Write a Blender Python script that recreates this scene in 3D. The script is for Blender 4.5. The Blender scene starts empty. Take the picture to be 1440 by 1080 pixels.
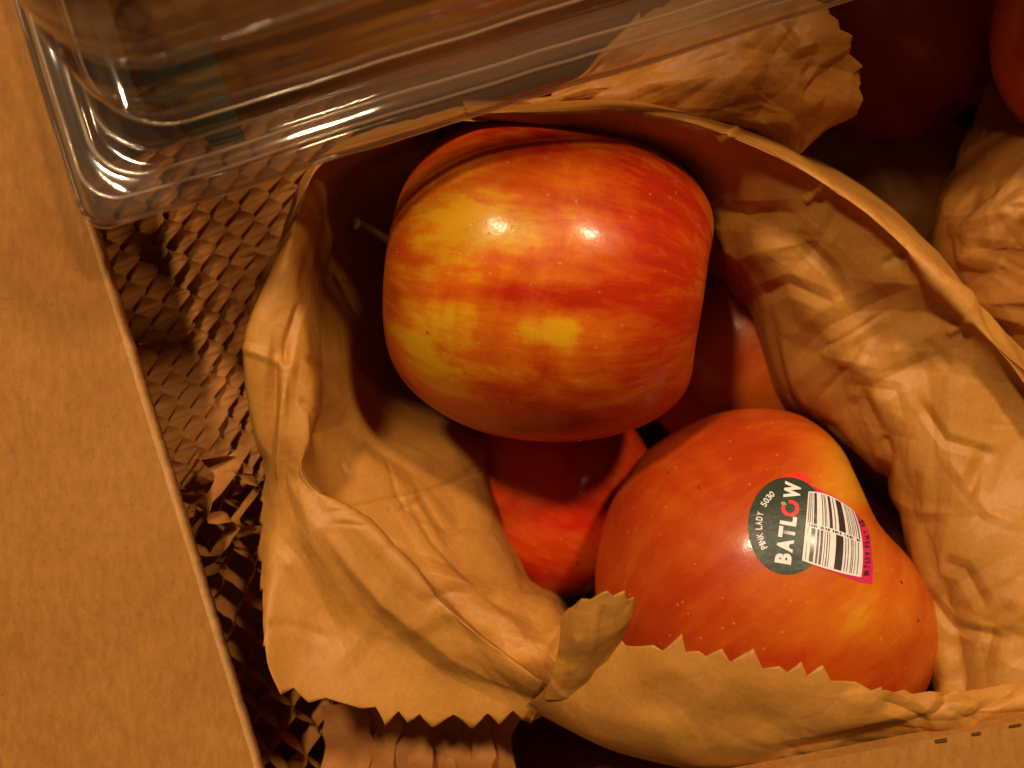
import bpy, bmesh, math, random
import numpy as np
from mathutils import Vector, Matrix, noise as mnoise
from mathutils.bvhtree import BVHTree
from mathutils.geometry import delaunay_2d_cdt

# ------------------------------------------------------------------ camera, world, lamps, exposure
S = 0.01                      # the layout is written in centimetres
H = 33.0                      # height of the lens above the floor of the box (cm)
F = 1383.0                    # focal length in photograph pixels (1440 px wide)
scene = bpy.context.scene
col = scene.collection
cam_d = bpy.data.cameras.new("camera")
cam = bpy.data.objects.new("camera", cam_d)
col.objects.link(cam)
cam.location = (0, 0, H * S)
cam_d.sensor_width = 36.0
cam_d.lens = 36.0 * F / 1440.0
cam_d.clip_start = 0.005
cam_d.clip_end = 50
cam_d.dof.use_dof = True
cam_d.dof.focus_distance = (H - 12.6) * S
cam_d.dof.aperture_fstop = 10.0
scene.camera = cam

world = bpy.data.worlds.new("World")
scene.world = world
world.use_nodes = True
bg = world.node_tree.nodes["Background"]
bg.inputs[0].default_value = (1.0, 0.62, 0.34, 1)
bg.inputs[1].default_value = 0.04

def lamp(name, loc, watts, radius, colr):
    d = bpy.data.lights.new(name, 'POINT')
    d.energy = watts
    d.shadow_soft_size = radius * S
    d.color = colr
    o = bpy.data.objects.new(name, d)
    o.location = [c * S for c in loc]
    col.objects.link(o)
    return o
lamp("ceiling_bulb", (-30, 50, 102), 36, 5.0, (1.0, 0.76, 0.48))
lamp("ceiling_bulb", (34, 54, 100), 31, 5.0, (1.0, 0.76, 0.48))

vs = scene.view_settings
scene.display_settings.display_device = 'sRGB'
vs.view_transform = 'Standard'
vs.look = 'None'
vs.exposure = 0.0
vs.gamma = 1.0
vs.use_curve_mapping = False

# ------------------------------------------------------------------ helpers
def P(px, py, z):
    """photograph pixel at a height z (cm) -> centimetres in the place"""
    k = (H - z) / F
    return np.array([(px - 720.0) * k, (540.0 - py) * k, z])

def to_px(p):
    p = np.asarray(p, float)
    k = F / (H - p[..., 2])
    return np.stack([720 + p[..., 0] * k, 540 - p[..., 1] * k], -1)

def tag(o, label=None, cat=None, group=None, kind=None):
    if label: o["label"] = label
    if cat: o["category"] = cat
    if group: o["group"] = group
    if kind: o["kind"] = kind
    return o

def thing(name, loc, label, cat, group=None):
    o = bpy.data.objects.new(name, None)
    o.empty_display_size = 0.01
    col.objects.link(o)
    o.location = [c * S for c in loc]
    return tag(o, label, cat, group)

def mesh_obj(name, verts, faces, mat, parent=None, smooth=True, loc=None, cm=True):
    """verts are in cm of the place (or local to loc when loc is given)"""
    v = np.asarray(verts, float)
    base = np.zeros(3)
    if parent is not None and loc is None:
        base = np.array(parent_world(parent)) / S
    me = bpy.data.meshes.new(name)
    me.from_pydata(((v - base) * S).tolist(), [], [list(map(int, f)) for f in faces])
    me.polygons.foreach_set("use_smooth", [smooth] * len(me.polygons))
    me.update()
    o = bpy.data.objects.new(name, me)
    col.objects.link(o)
    if mat: me.materials.append(mat)
    if parent is not None: o.parent = parent
    if loc is not None: o.location = [c * S for c in loc]
    return o

def parent_world(o):
    l = Vector(o.location)
    p = o.parent
    while p is not None:
        l = l + Vector(p.location); p = p.parent
    return l

def grid_faces(nu, nv, wrap=False):
    f = []
    for i in range(nu if wrap else nu - 1):
        i2 = (i + 1) % nu
        for j in range(nv - 1):
            f.append((i * nv + j, i2 * nv + j, i2 * nv + j + 1, i * nv + j + 1))
    return f

def catmull(ctrl, n, closed=False):
    """ctrl (k, ..., 3) -> (n, ..., 3) along axis 0, chord-uniform"""
    c = np.asarray(ctrl, float)
    k = len(c)
    t = np.linspace(0, k - 1 - 1e-9, n)
    i = np.floor(t).astype(int)
    w = (t - i).reshape((-1,) + (1,) * (c.ndim - 1))
    p1 = c[i]; p2 = c[np.minimum(i + 1, k - 1)]
    p0 = c[np.maximum(i - 1, 0)]; p3 = c[np.minimum(i + 2, k - 1)]
    m1 = (p2 - p0) * 0.42; m2 = (p3 - p1) * 0.42
    w2 = w * w; w3 = w2 * w
    return (2*w3 - 3*w2 + 1) * p1 + (w3 - 2*w2 + w) * m1 + (-2*w3 + 3*w2) * p2 + (w3 - w2) * m2

def facet_field(pts2, size, seed, amp):
    """height of a crumpled sheet: linear facets over a random Delaunay net"""
    rng = random.Random(seed)
    lo = pts2.min(0) - 2 * size; hi = pts2.max(0) + 2 * size
    nx = max(2, int((hi[0] - lo[0]) / size)); ny = max(2, int((hi[1] - lo[1]) / size))
    net = []
    for i in range(nx + 1):
        for j in range(ny + 1):
            net.append(Vector((lo[0] + (i + rng.uniform(-.45, .45)) * size, lo[1] + (j + rng.uniform(-.45, .45)) * size)))
    hs = np.array([rng.uniform(-1, 1) for _ in net])
    r = delaunay_2d_cdt(net, [], [], 0, 1e-6)
    vv = np.array([(a.x, a.y) for a in r[0]])
    out = np.zeros(len(pts2))
    for t in r[2]:
        if len(t) != 3: continue
        a, b, c = vv[t[0]], vv[t[1]], vv[t[2]]
        d = (b[0]-a[0])*(c[1]-a[1]) - (c[0]-a[0])*(b[1]-a[1])
        if abs(d) < 1e-9: continue
        mn = np.minimum(np.minimum(a, b), c); mx = np.maximum(np.maximum(a, b), c)
        m = (pts2[:, 0] >= mn[0]) & (pts2[:, 0] <= mx[0]) & (pts2[:, 1] >= mn[1]) & (pts2[:, 1] <= mx[1])
        q = pts2[m]
        l1 = ((b[0]-q[:, 0])*(c[1]-q[:, 1]) - (c[0]-q[:, 0])*(b[1]-q[:, 1])) / d
        l2 = ((c[0]-q[:, 0])*(a[1]-q[:, 1]) - (a[0]-q[:, 0])*(c[1]-q[:, 1])) / d
        l3 = 1 - l1 - l2
        ins = (l1 >= -1e-6) & (l2 >= -1e-6) & (l3 >= -1e-6)
        idx = np.where(m)[0][ins]
        o = [r[3][k][0] if r[3][k] else 0 for k in t]
        out[idx] = l1[ins]*hs[o[0]] + l2[ins]*hs[o[1]] + l3[ins]*hs[o[2]]
    return out * amp

def grid_normals(g):
    du = np.gradient(g, axis=0); dv = np.gradient(g, axis=1)
    n = np.cross(du, dv)
    n /= np.maximum(np.linalg.norm(n, axis=-1, keepdims=True), 1e-9)
    return n

def seg_dist(q, a, b):
    ab = b - a
    t = np.clip(((q - a) @ ab) / (ab @ ab), 0, 1)
    return np.linalg.norm(q - (a + t[..., None] * ab), axis=-1), t

def smooth_grid(h, k=1):
    for _ in range(k):
        p = np.pad(h, 1, mode='edge')
        h = (p[1:-1, 1:-1]*4 + p[:-2, 1:-1]*2 + p[2:, 1:-1]*2 + p[1:-1, :-2]*2 + p[1:-1, 2:]*2
             + p[:-2, :-2] + p[2:, 2:] + p[:-2, 2:] + p[2:, :-2]) / 16
    return h

def paper_sheet(name, ctrl, nu, nv, parent, mat, seed=1, big=0.16, small=0.045, bs=2.4, ss=0.8, creases=(),
                mask=None, hem=None, flip=False, third=None, folds=0):
    """ctrl: list of stations, each a list of (px,py,z). hem: function(arc length cm along last row)->extra cm"""
    c = np.array([[P(*q) for q in st] for st in ctrl])
    g = catmull(c, nu)
    g = np.swapaxes(catmull(np.swapaxes(g, 0, 1), nv), 0, 1)
    n = grid_normals(g)
    if flip: n = -n
    # sheet coordinates (arc lengths)
    su = np.zeros(g.shape[:2]); sv = np.zeros(g.shape[:2])
    mid = np.linalg.norm(np.diff(g[:, nv // 2], axis=0), axis=-1)
    su[:] = np.concatenate([[0], np.cumsum(mid)])[:, None]
    sv[:, 1:] = np.cumsum(np.linalg.norm(np.diff(g, axis=1), axis=-1), axis=1)
    q = np.stack([su.ravel(), sv.ravel()], -1)
    h = facet_field(q, bs, seed, big) + facet_field(q + 7.3, ss, seed + 5, small)
    if third: h += facet_field(q + 3.1, third[0], seed + 9, third[1])
    rf = random.Random(seed * 3 + 1)
    for _ in range(folds):                       # straight, sharp folds of random length
        c0_ = q[rf.randrange(len(q))]
        an = rf.uniform(0, math.pi); dr = np.array([math.cos(an), math.sin(an)])
        ln_, wd_ = rf.uniform(.9, 3.2), rf.uniform(.18, .9)
        am = wd_ * rf.uniform(.08, .22) * rf.choice((-1, 1, 1))
        rel = q - c0_
        ss_ = rel @ dr; tt = rel @ np.array([-dr[1], dr[0]]) + .06 * ss_ * rf.uniform(-1, 1)
        h += am * np.maximum(0, 1 - np.abs(tt) / wd_) * np.clip(1.3 * (1 - (ss_ / ln_) ** 2), 0, 1)
    h = h.reshape(g.shape[:2])
    if mask is not None:
        fv = np.linspace(0, 1, nv)[None, :]; fu = np.linspace(0, 1, nu)[:, None]
        h = h * mask(fu, fv)
    g = g + n * h[..., None]
    px = to_px(g)
    for cr in creases:
        pts, amp, w = cr
        best = np.full(g.shape[:2], 1e9)
        taper = np.ones(g.shape[:2])
        m = len(pts) - 1
        for k in range(m):
            d, t = seg_dist(px, np.array(pts[k], float), np.array(pts[k + 1], float))
            s = (k + t) / m
            up = d < best
            best[up] = d[up]; taper[up] = (np.minimum(1, np.minimum(s, 1 - s) * 5 + 0.15))[up]
        prof = np.maximum(0, 1 - best / w)
        g = g + n * (amp * taper * prof)[..., None]
    if hem is not None:
        d = g[:, -1] - g[:, -3]
        d /= np.maximum(np.linalg.norm(d, axis=-1, keepdims=True), 1e-9)
        sl = np.concatenate([[0], np.cumsum(np.linalg.norm(np.diff(g[:, -1], axis=0), axis=-1))])
        ext = np.array([hem(x) for x in sl])
        g[:, -1] += d * ext[:, None]
        g[:, -2] += d * (ext * 0.5)[:, None]
    o = mesh_obj(name, g.reshape(-1, 3), grid_faces(nu, nv), mat, parent)
    return o

def teeth(pitch, depth, seed):
    rng = random.Random(seed)
    hs = [rng.uniform(.2, 1.15) for _ in range(200)]
    def f(x):
        k = x / pitch + 0.33 * math.sin(x * 1.1 + seed) + .2 * math.sin(x * 2.9 + seed * 2)
        i = int(math.floor(k)); t = k - i
        return depth * hs[i % 200] * (t / .62 if t < .62 else (1 - t) / .38)
    return f

# ------------------------------------------------------------------ materials
class N:
    def __init__(s, name):
        s.m = bpy.data.materials.new(name); s.m.use_nodes = True
        s.t = s.m.node_tree; s.t.nodes.clear()
        s.out = s.add('ShaderNodeOutputMaterial')
    def add(s, ty, **kw):
        n = s.t.nodes.new(ty)
        for k, v in kw.items():
            if k.startswith('i_'): n.inputs[int(k[2:])].default_value = v
            else: setattr(n, k, v)
        return n
    def link(s, a, ao, b, bi):
        s.t.links.new(a.outputs[ao], b.inputs[bi])
    def coord(s, out='Object', scale=(1, 1, 1), loc=(0, 0, 0)):
        tc = s.add('ShaderNodeTexCoord'); mp = s.add('ShaderNodeMapping')
        mp.inputs['Scale'].default_value = scale; mp.inputs['Location'].default_value = loc
        s.link(tc, out, mp, 0); return mp
    def noise(s, vec, scale, detail=4, rough=.55, dist=0):
        n = s.add('ShaderNodeTexNoise')
        n.inputs['Scale'].default_value = scale; n.inputs['Detail'].default_value = detail
        n.inputs['Roughness'].default_value = rough; n.inputs['Distortion'].default_value = dist
        if vec: s.link(vec, 0, n, 0)
        return n
    def ramp(s, src, so, stops):
        r = s.add('ShaderNodeValToRGB')
        e = r.color_ramp.elements
        while len(e) < len(stops): e.new(.5)
        for k, (p, c) in enumerate(stops):
            e[k].position = p; e[k].color = (*c, 1) if len(c) == 3 else c
        s.link(src, so, r, 0); return r
    def mix(s, fac, a, b, mode='MIX'):
        m = s.add('ShaderNodeMix', data_type='RGBA', blend_type=mode)
        for val, idx in ((fac, 0), (a, 6), (b, 7)):
            if isinstance(val, tuple) and hasattr(val[0], 'outputs'): s.link(val[0], val[1], m, idx)
            elif isinstance(val, (int, float)): m.inputs[idx].default_value = val
            else: m.inputs[idx].default_value = (*val, 1)
        return m
    def math(s, op, a, b=None, clamp=False):
        m = s.add('ShaderNodeMath', operation=op, use_clamp=clamp)
        for val, idx in ((a, 0), (b, 1)):
            if val is None: continue
            if isinstance(val, tuple): s.link(val[0], val[1], m, idx)
            else: m.inputs[idx].default_value = val
        return m
    def bsdf(s, **kw):
        b = s.add('ShaderNodeBsdfPrincipled')
        for k, v in kw.items(): b.inputs[k].default_value = v
        return b

def paper_material(name, light, dark, rough=.52, trans=.15):
    n = N(name)
    co = n.coord(scale=(1, 1, 1))
    a = n.noise(co, 60, 5, .6)
    b = n.noise(n.coord(scale=(1, .7, 1)), 1100, 4, .65)
    r = n.ramp(a, 0, [(.3, dark), (.7, light)])
    fib = n.ramp(b, 0, [(.35, (.92, .91, .89)), (.65, (1.04, 1.04, 1.04))])
    c = n.mix(1.0, (r, 0), (fib, 0), 'MULTIPLY')
    p = n.bsdf(Roughness=rough)
    p.inputs['Specular IOR Level'].default_value = .4
    n.link(c, 2, p, 'Base Color')
    bump = n.add('ShaderNodeBump'); bump.inputs['Strength'].default_value = .10; bump.inputs['Distance'].default_value = .0005
    w = n.noise(co, 130, 5, .6, .8)
    b2 = n.add('ShaderNodeBump'); b2.inputs['Strength'].default_value = .12; b2.inputs['Distance'].default_value = .0012
    n.link(w, 0, b2, 'Height'); n.link(b, 0, bump, 'Height')
    last = b2
    n.link(last, 0, bump, 'Normal')
    n.link(bump, 0, p, 'Normal')
    tr = n.add('ShaderNodeBsdfTranslucent')
    n.link(c, 2, tr, 0); n.link(bump, 0, tr, 'Normal')
    mx = n.add('ShaderNodeMixShader'); mx.inputs[0].default_value = trans
    n.link(p, 0, mx, 1); n.link(tr, 0, mx, 2); n.link(mx, 0, n.out, 0)
    return n.m

def cardboard_material(name, light, dark):
    n = N(name)
    co = n.coord()
    a = n.noise(co, 25, 6, .65)
    b = n.noise(n.coord(scale=(1, .35, 1)), 700, 4, .7)
    fl = n.noise(n.coord(scale=(.6, 1, 1)), 1100, 3, .6)
    r = n.ramp(a, 0, [(.28, dark), (.72, light)])
    g = n.ramp(b, 0, [(.3, (.80, .78, .74)), (.7, (1.1, 1.1, 1.1))])
    c = n.mix(1.0, (r, 0), (g, 0), 'MULTIPLY')
    sp = n.ramp(fl, 0, [(.27, (.55, .55, .55)), (.36, (0, 0, 0))])
    c2 = n.mix((sp, 0), (c, 2), tuple(x * .62 for x in dark))
    p = n.bsdf(Roughness=.75)
    p.inputs['Specular IOR Level'].default_value = .25
    n.link(c2, 2, p, 'Base Color')
    bump = n.add('ShaderNodeBump'); bump.inputs['Strength'].default_value = .3; bump.inputs['Distance'].default_value = .0006
    n.link(b, 0, bump, 'Height'); n.link(bump, 0, p, 'Normal'); n.link(p, 0, n.out, 0)
    return n.m

def apple_material(name, red, orange, yellow, streak=.5, seed=0.0, rough=.3):
    n = N(name)
    tc = n.add('ShaderNodeTexCoord')
    sx = n.add('ShaderNodeSeparateXYZ'); n.link(tc, 'Object', sx, 0)
    x2 = n.math('MULTIPLY', (sx, 0), (sx, 0)); y2 = n.math('MULTIPLY', (sx, 1), (sx, 1))
    r = n.math('SQRT', (n.math('ADD', (x2, 0), (y2, 0)), 0))
    r = n.math('ADD', (r, 0), .004)
    cx = n.math('DIVIDE', (sx, 0), (r, 0)); cy = n.math('DIVIDE', (sx, 1), (r, 0))
    def vec(k, kz, off):
        v = n.add('ShaderNodeCombineXYZ')
        n.link(n.math('MULTIPLY', (cx, 0), k), 0, v, 0)
        n.link(n.math('MULTIPLY', (cy, 0), k), 0, v, 1)
        n.link(n.math('ADD', (n.math('MULTIPLY', (sx, 2), kz), 0), off), 0, v, 2)
        return v
    s1 = n.noise(vec(4.4, 48, seed), 1.0, 6, .65, .4)      # broad streaks along the core
    s2 = n.noise(vec(15, 85, seed + 4), 1.0, 6, .7, .3)    # fine streaks
    s3 = n.noise(vec(2.2, 70, seed + 9), 1.0, 6, .68, .6)    # blotches
    at = n.add('ShaderNodeAttribute'); at.attribute_name = 'blush'
    k1 = n.math('MULTIPLY', (n.math('SUBTRACT', (s1, 0), .5), 0), streak * 1.9)
    k2 = n.math('MULTIPLY', (n.math('SUBTRACT', (s2, 0), .5), 0), streak * .95)
    k3 = n.math('MULTIPLY', (n.math('SUBTRACT', (s3, 0), .5), 0), streak * 1.5)
    f = n.math('ADD', (at, 2), (k1, 0)); f = n.math('ADD', (f, 0), (k2, 0)); f = n.math('ADD', (f, 0), (k3, 0), True)
    dk = tuple(c * .8 for c in red)
    mid = tuple((a + b) / 2 for a, b in zip(red, orange))
    cr = n.ramp(f, 0, [(.02, dk), (.2, red), (.42, mid), (.62, orange), (.9, yellow)])
    # lenticels
    vo = n.add('ShaderNodeTexVoronoi'); vo.inputs['Scale'].default_value = 380
    n.link(tc, 'Object', vo, 0)
    dots = n.ramp(vo, 'Distance', [(.05, (1, 1, 1)), (.15, (0, 0, 0))])
    hs = n.add('ShaderNodeSeparateColor'); n.link(vo, 'Color', hs, 0)
    keep = n.math('GREATER_THAN', (hs, 0), .45)
    dm = n.math('MULTIPLY', (n.math('MULTIPLY', (dots, 0), (keep, 0)), 0), .42)
    c2 = n.mix((dm, 0), (cr, 0), (.62, .33, .08))
    vo2 = n.add('ShaderNodeTexVoronoi'); vo2.inputs['Scale'].default_value = 130
    n.link(tc, 'Object', vo2, 0)
    d2 = n.ramp(vo2, 'Distance', [(.045, (1, 1, 1)), (.075, (0, 0, 0))])
    h2 = n.add('ShaderNodeSeparateColor'); n.link(vo2, 'Color', h2, 0)
    k2_ = n.math('GREATER_THAN', (h2, 1), .7)
    c3 = n.mix((n.math('MULTIPLY', (d2, 0), (k2_, 0)), 0), (c2, 2), (.10, .045, .01))
    p = n.bsdf(Roughness=rough)
    p.inputs['Specular IOR Level'].default_value = .2
    p.inputs['Coat Weight'].default_value = .2; p.inputs['Coat Roughness'].default_value = .14
    p.inputs['Subsurface Weight'].default_value = .12
    p.inputs['Subsurface Radius'].default_value = (.6, .25, .08)
    p.inputs['Subsurface Scale'].default_value = .006
    n.link(c3, 2, p, 'Base Color')
    mi = n.noise(None, 160, 4, .6); n.link(tc, 'Object', mi, 0)
    rr = n.ramp(mi, 0, [(.3, (rough * .75,) * 3), (.7, (rough * 1.3,) * 3)])
    n.link(rr, 0, p, 'Roughness')
    hn = n.math('ADD', (n.math('MULTIPLY', (mi, 0), .5), 0), (n.math('MULTIPLY', (dm, 0), -.6), 0))
    bump = n.add('ShaderNodeBump'); bump.inputs['Strength'].default_value = .24; bump.inputs['Distance'].default_value = .001
    n.link(hn, 0, bump, 'Height'); n.link(bump, 0, p, 'Normal'); n.link(bump, 0, p, 'Coat Normal')
    n.link(p, 0, n.out, 0)
    return n.m

def plastic_material(name, haze):
    n = N(name)
    co = n.coord()
    w = n.noise(co, 40, 2, .5, .3)
    w2 = n.noise(co, 600, 2, .5)
    hh = n.math('ADD', (w, 0), (n.math('MULTIPLY', (w2, 0), .02), 0))
    bump = n.add('ShaderNodeBump'); bump.inputs['Strength'].default_value = .14; bump.inputs['Distance'].default_value = .002
    n.link(hh, 0, bump, 'Height')
    fr = n.add('ShaderNodeFresnel'); fr.inputs[0].default_value = 1.58; n.link(bump, 0, fr, 1)
    fac = n.math('ADD', (n.math('MULTIPLY', (fr, 0), 1.1), 0), .02, True)
    tr = n.add('ShaderNodeBsdfTransparent'); tr.inputs[0].default_value = (.92, .88, .82, 1)
    gl = n.add('ShaderNodeBsdfGlossy'); gl.inputs[0].default_value = (1, 1, 1, 1); gl.inputs['Roughness'].default_value = .07
    n.link(bump, 0, gl, 'Normal')
    mx = n.add('ShaderNodeMixShader'); n.link(fac, 0, mx, 0); n.link(tr, 0, mx, 1); n.link(gl, 0, mx, 2)
    df = n.add('ShaderNodeBsdfTranslucent'); df.inputs[0].default_value = (.80, .64, .46, 1)
    dd = n.add('ShaderNodeBsdfDiffuse'); dd.inputs[0].default_value = (.80, .64, .46, 1)
    mh = n.add('ShaderNodeMixShader'); mh.inputs[0].default_value = .5; n.link(dd, 0, mh, 1); n.link(df, 0, mh, 2)
    m2 = n.add('ShaderNodeMixShader'); m2.inputs[0].default_value = haze  # haze mixes a pale painted sheen into the clear plastic
    n.link(mx, 0, m2, 1); n.link(mh, 0, m2, 2); n.link(m2, 0, n.out, 0)
    return n.m

def flat_material(name, c, rough=.4, spec=.4, coat=0):
    n = N(name)
    co = n.coord()
    a = n.noise(co, 500, 3, .6)
    r = n.ramp(a, 0, [(.3, tuple(x * .9 for x in c)), (.7, tuple(min(1, x * 1.06) for x in c))])
    p = n.bsdf(Roughness=rough)
    p.inputs['Specular IOR Level'].default_value = spec
    p.inputs['Coat Weight'].default_value = coat; p.inputs['Coat Roughness'].default_value = .15
    n.link(r, 0, p, 'Base Color')
    bump = n.add('ShaderNodeBump'); bump.inputs['Strength'].default_value = .3; bump.inputs['Distance'].default_value = .0008
    n.link(n.noise(co, 260, 3, .6), 0, bump, 'Height'); n.link(bump, 0, p, 'Normal')
    n.link(p, 0, n.out, 0)
    return n.m

M = dict(
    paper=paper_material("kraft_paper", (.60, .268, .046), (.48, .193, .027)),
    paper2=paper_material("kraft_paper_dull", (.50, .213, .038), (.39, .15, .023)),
    comb=paper_material("honeycomb_paper", (.52, .21, .045), (.41, .155, .030), .7, .2),
    card=cardboard_material("cardboard", (.42, .178, .034), (.34, .132, .021)),
    cut=cardboard_material("cardboard_cut_edge", (.58, .30, .10), (.46, .21, .06)),
    plastic=plastic_material("clear_plastic", .05),
    plastic_rim=plastic_material("plastic_rim_painted_sheen", .09),  # clear plastic too; extra haze paints in the brightness of the flange edges
    plastic_bead=plastic_material("plastic_bead_painted_light", .42),  # strong haze paints the whitish light seen in edge-on plastic
    stem=flat_material("apple_stem", (.13, .06, .016), .75, .15),
)

# ------------------------------------------------------------------ cardboard box
def slab(name, a, b, c, d, thick, mat, parent, nu=24, nv=24, bend=0.0, seed=0, wav=.02):
    """a board with the corners a b c d (cm, top face) and a thickness downwards of its normal"""
    a, b, c, d = map(lambda p: np.array(p, float), (a, b, c, d))
    n = np.cross(b - a, d - a); n /= np.linalg.norm(n)
    u = np.linspace(0, 1, nu)[:, None, None]; v = np.linspace(0, 1, nv)[None, :, None]
    top = (a * (1 - u) + b * u) * (1 - v) + (d * (1 - u) + c * u) * v
    hh = bend * (np.sin(math.pi * u) * np.sin(math.pi * v))
    rs = np.random.RandomState(seed)
    for _ in range(6):
        fx, fy, ph = rs.uniform(1, 6), rs.uniform(1, 6), rs.uniform(0, 6)
        hh = hh + wav * np.sin(fx * u * 6 + fy * v * 6 + ph) / 2
    top = top + n * hh * np.minimum(1, v * 5)
    # ragged cut edges
    e = np.array([mnoise.noise(Vector((x * 60, seed, 0))) for x in np.linspace(0, 1, nv)])
    bot = top - n * thick
    verts = np.concatenate([top.reshape(-1, 3), bot.reshape(-1, 3)])
    K = nu * nv
    faces = grid_faces(nu, nv)
    fb = [tuple(K + i for i in f[::-1]) for f in faces]
    side = []
    ring = [i * nv for i in range(nu)] + [(nu - 1) * nv + j for j in range(1, nv)] + \
           [i * nv + nv - 1 for i in range(nu - 2, -1, -1)] + [j for j in range(nv - 2, 0, -1)]
    for k in range(len(ring)):
        p, q = ring[k], ring[(k + 1) % len(ring)]
        side.append((q, p, p + K, q + K))
    o = mesh_obj(name, verts, faces + fb + side, mat, parent, False)
    return o

FL, FR, BR, BL = (np.array(p, float) for p in ((-14.6, -13.5), (18.0, -8.0), (15.0, 17.5), (-20.3, 11.0)))
box = thing("cardboard_box", (0, 0, -0.4), "open brown cardboard box holding the apples, paper bags and packing paper", "box")
def z3(p, z): return np.array([p[0], p[1], z])
slab("floor", z3(FL, 0), z3(FR, 0), z3(BR, 0), z3(BL, 0), .4, M['card'], box)
for i, (p, q, h) in enumerate(((FL, FR, 13.2), (FR, BR, 15.0), (BR, BL, 15.0), (BL, FL, 13.6))):
    slab("wall", z3(p, .02), z3(q, .02), z3(q, h), z3(p, h), .4, M['card'], box, seed=i + 3)
bd = (BR - BL) / np.linalg.norm(BR - BL); bo = np.array([-bd[1], bd[0]])
slab("added_back_shade", z3(BR + bo * .45 + bd * 1.0, 15.1), z3(BL + bo * .45, 15.1), z3(BL + bo * 3.0, 26), z3(BR + bo * 1.6 + bd * 5, 33), .4, M['card'], box, seed=12)  # standing board added out of view to shade the upper right of the box
slab("added_right_shade", z3(FR + np.array([.5, 0]), 15.1), z3(BR + np.array([.5, 0]), 15.1), z3(BR + np.array([2.2, .4]), 28), z3(FR + np.array([2.6, -.4]), 26), .4, M['card'], box, seed=15)  # unseen board added to block the right-hand bulb from the deep contents
# left flap, folded in over the contents: its cut edge runs from under the container to the lower left
e0, e1 = P(-10, -120, 14.2), P(372, 1120, 11.9)
dirv = (e1 - e0) / np.linalg.norm(e1 - e0); out = np.array([dirv[1], -dirv[0], 0]); out /= np.linalg.norm(out); out = -out if out[0] > 0 else out
flap = slab("flap", e1, e0, e0 + out * 11, e1 + out * 11, .35, M['card'], box, 120, 40, .12, 4, .015)
# pale cut edge of the flap, fluted core showing
def cut_edge(name, a, b, up, outv, thick, parent, seed):
    n = 260
    vs_, fs = [], []
    rs = random.Random(seed)
    for i in range(n):
        t = i / (n - 1)
        c = a * (1 - t) + b * t
        j = .014 * mnoise.noise(Vector((t * 55, seed, 0))) + .014 * mnoise.noise(Vector((t * 230, seed, 3)))
        w = .085 + .02 * mnoise.noise(Vector((t * 40, seed, 8)))
        prof = [(-.03, .012), (.0, .02), (w * .7 + j, .0), (w * .8 + j, -thick), (-.03, -thick - .02)]
        for (o_, z_) in prof: vs_.append(c - outv * o_ * 1.0 + up * z_)
    fs = grid_faces(n, 5)
    return mesh_obj(name, vs_, fs, M['cut'], parent)
# follow the gentle bow of the flap
ce = cut_edge("cut_edge", e0, e1, np.array([0, 0, 1.0]), out, .36, box, 2)
# front flap folded outwards, with a line of perforations along the fold
g0, g1 = P(960, 1106, 13.5), P(1540, 994, 13.6)
dv2 = (g1 - g0) / np.linalg.norm(g1 - g0); out2 = np.array([dv2[1], -dv2[0], 0]); out2 = out2 if out2[1] < 0 else -out2
ff = slab("front_flap", g1, g0, g0 + out2 * 7 - np.array([0, 0, .5]), g1 + out2 * 7 - np.array([0, 0, .5]), .35, M['card'], box, 60, 20, 0, 9, .012)
M['slot'] = flat_material("slot_shadow", (.09, .04, .013), .9, .1)
L2 = np.linalg.norm(g1 - g0)
rp = random.Random(5)
for k in range(6):
    s = 5.05 + k * .72 + rp.uniform(-.06, .06)
    if s + .4 > L2: break
    a = g0 + dv2 * s + out2 * (.02 + rp.uniform(0, .03)) + np.array([0, 0, .035]); b = a + dv2 * rp.uniform(.16, .24); w = out2 * rp.uniform(.04, .07)
    v = [a, b, b + w, a + w * .8]
    v += [p - np.array([0, 0, .06]) for p in v]
    mesh_obj("perforation", v, [(0, 1, 2, 3), (7, 6, 5, 4), (0, 4, 5, 1), (1, 5, 6, 2), (2, 6, 7, 3), (3, 7, 4, 0)], M['slot'], ff, False)

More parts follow.
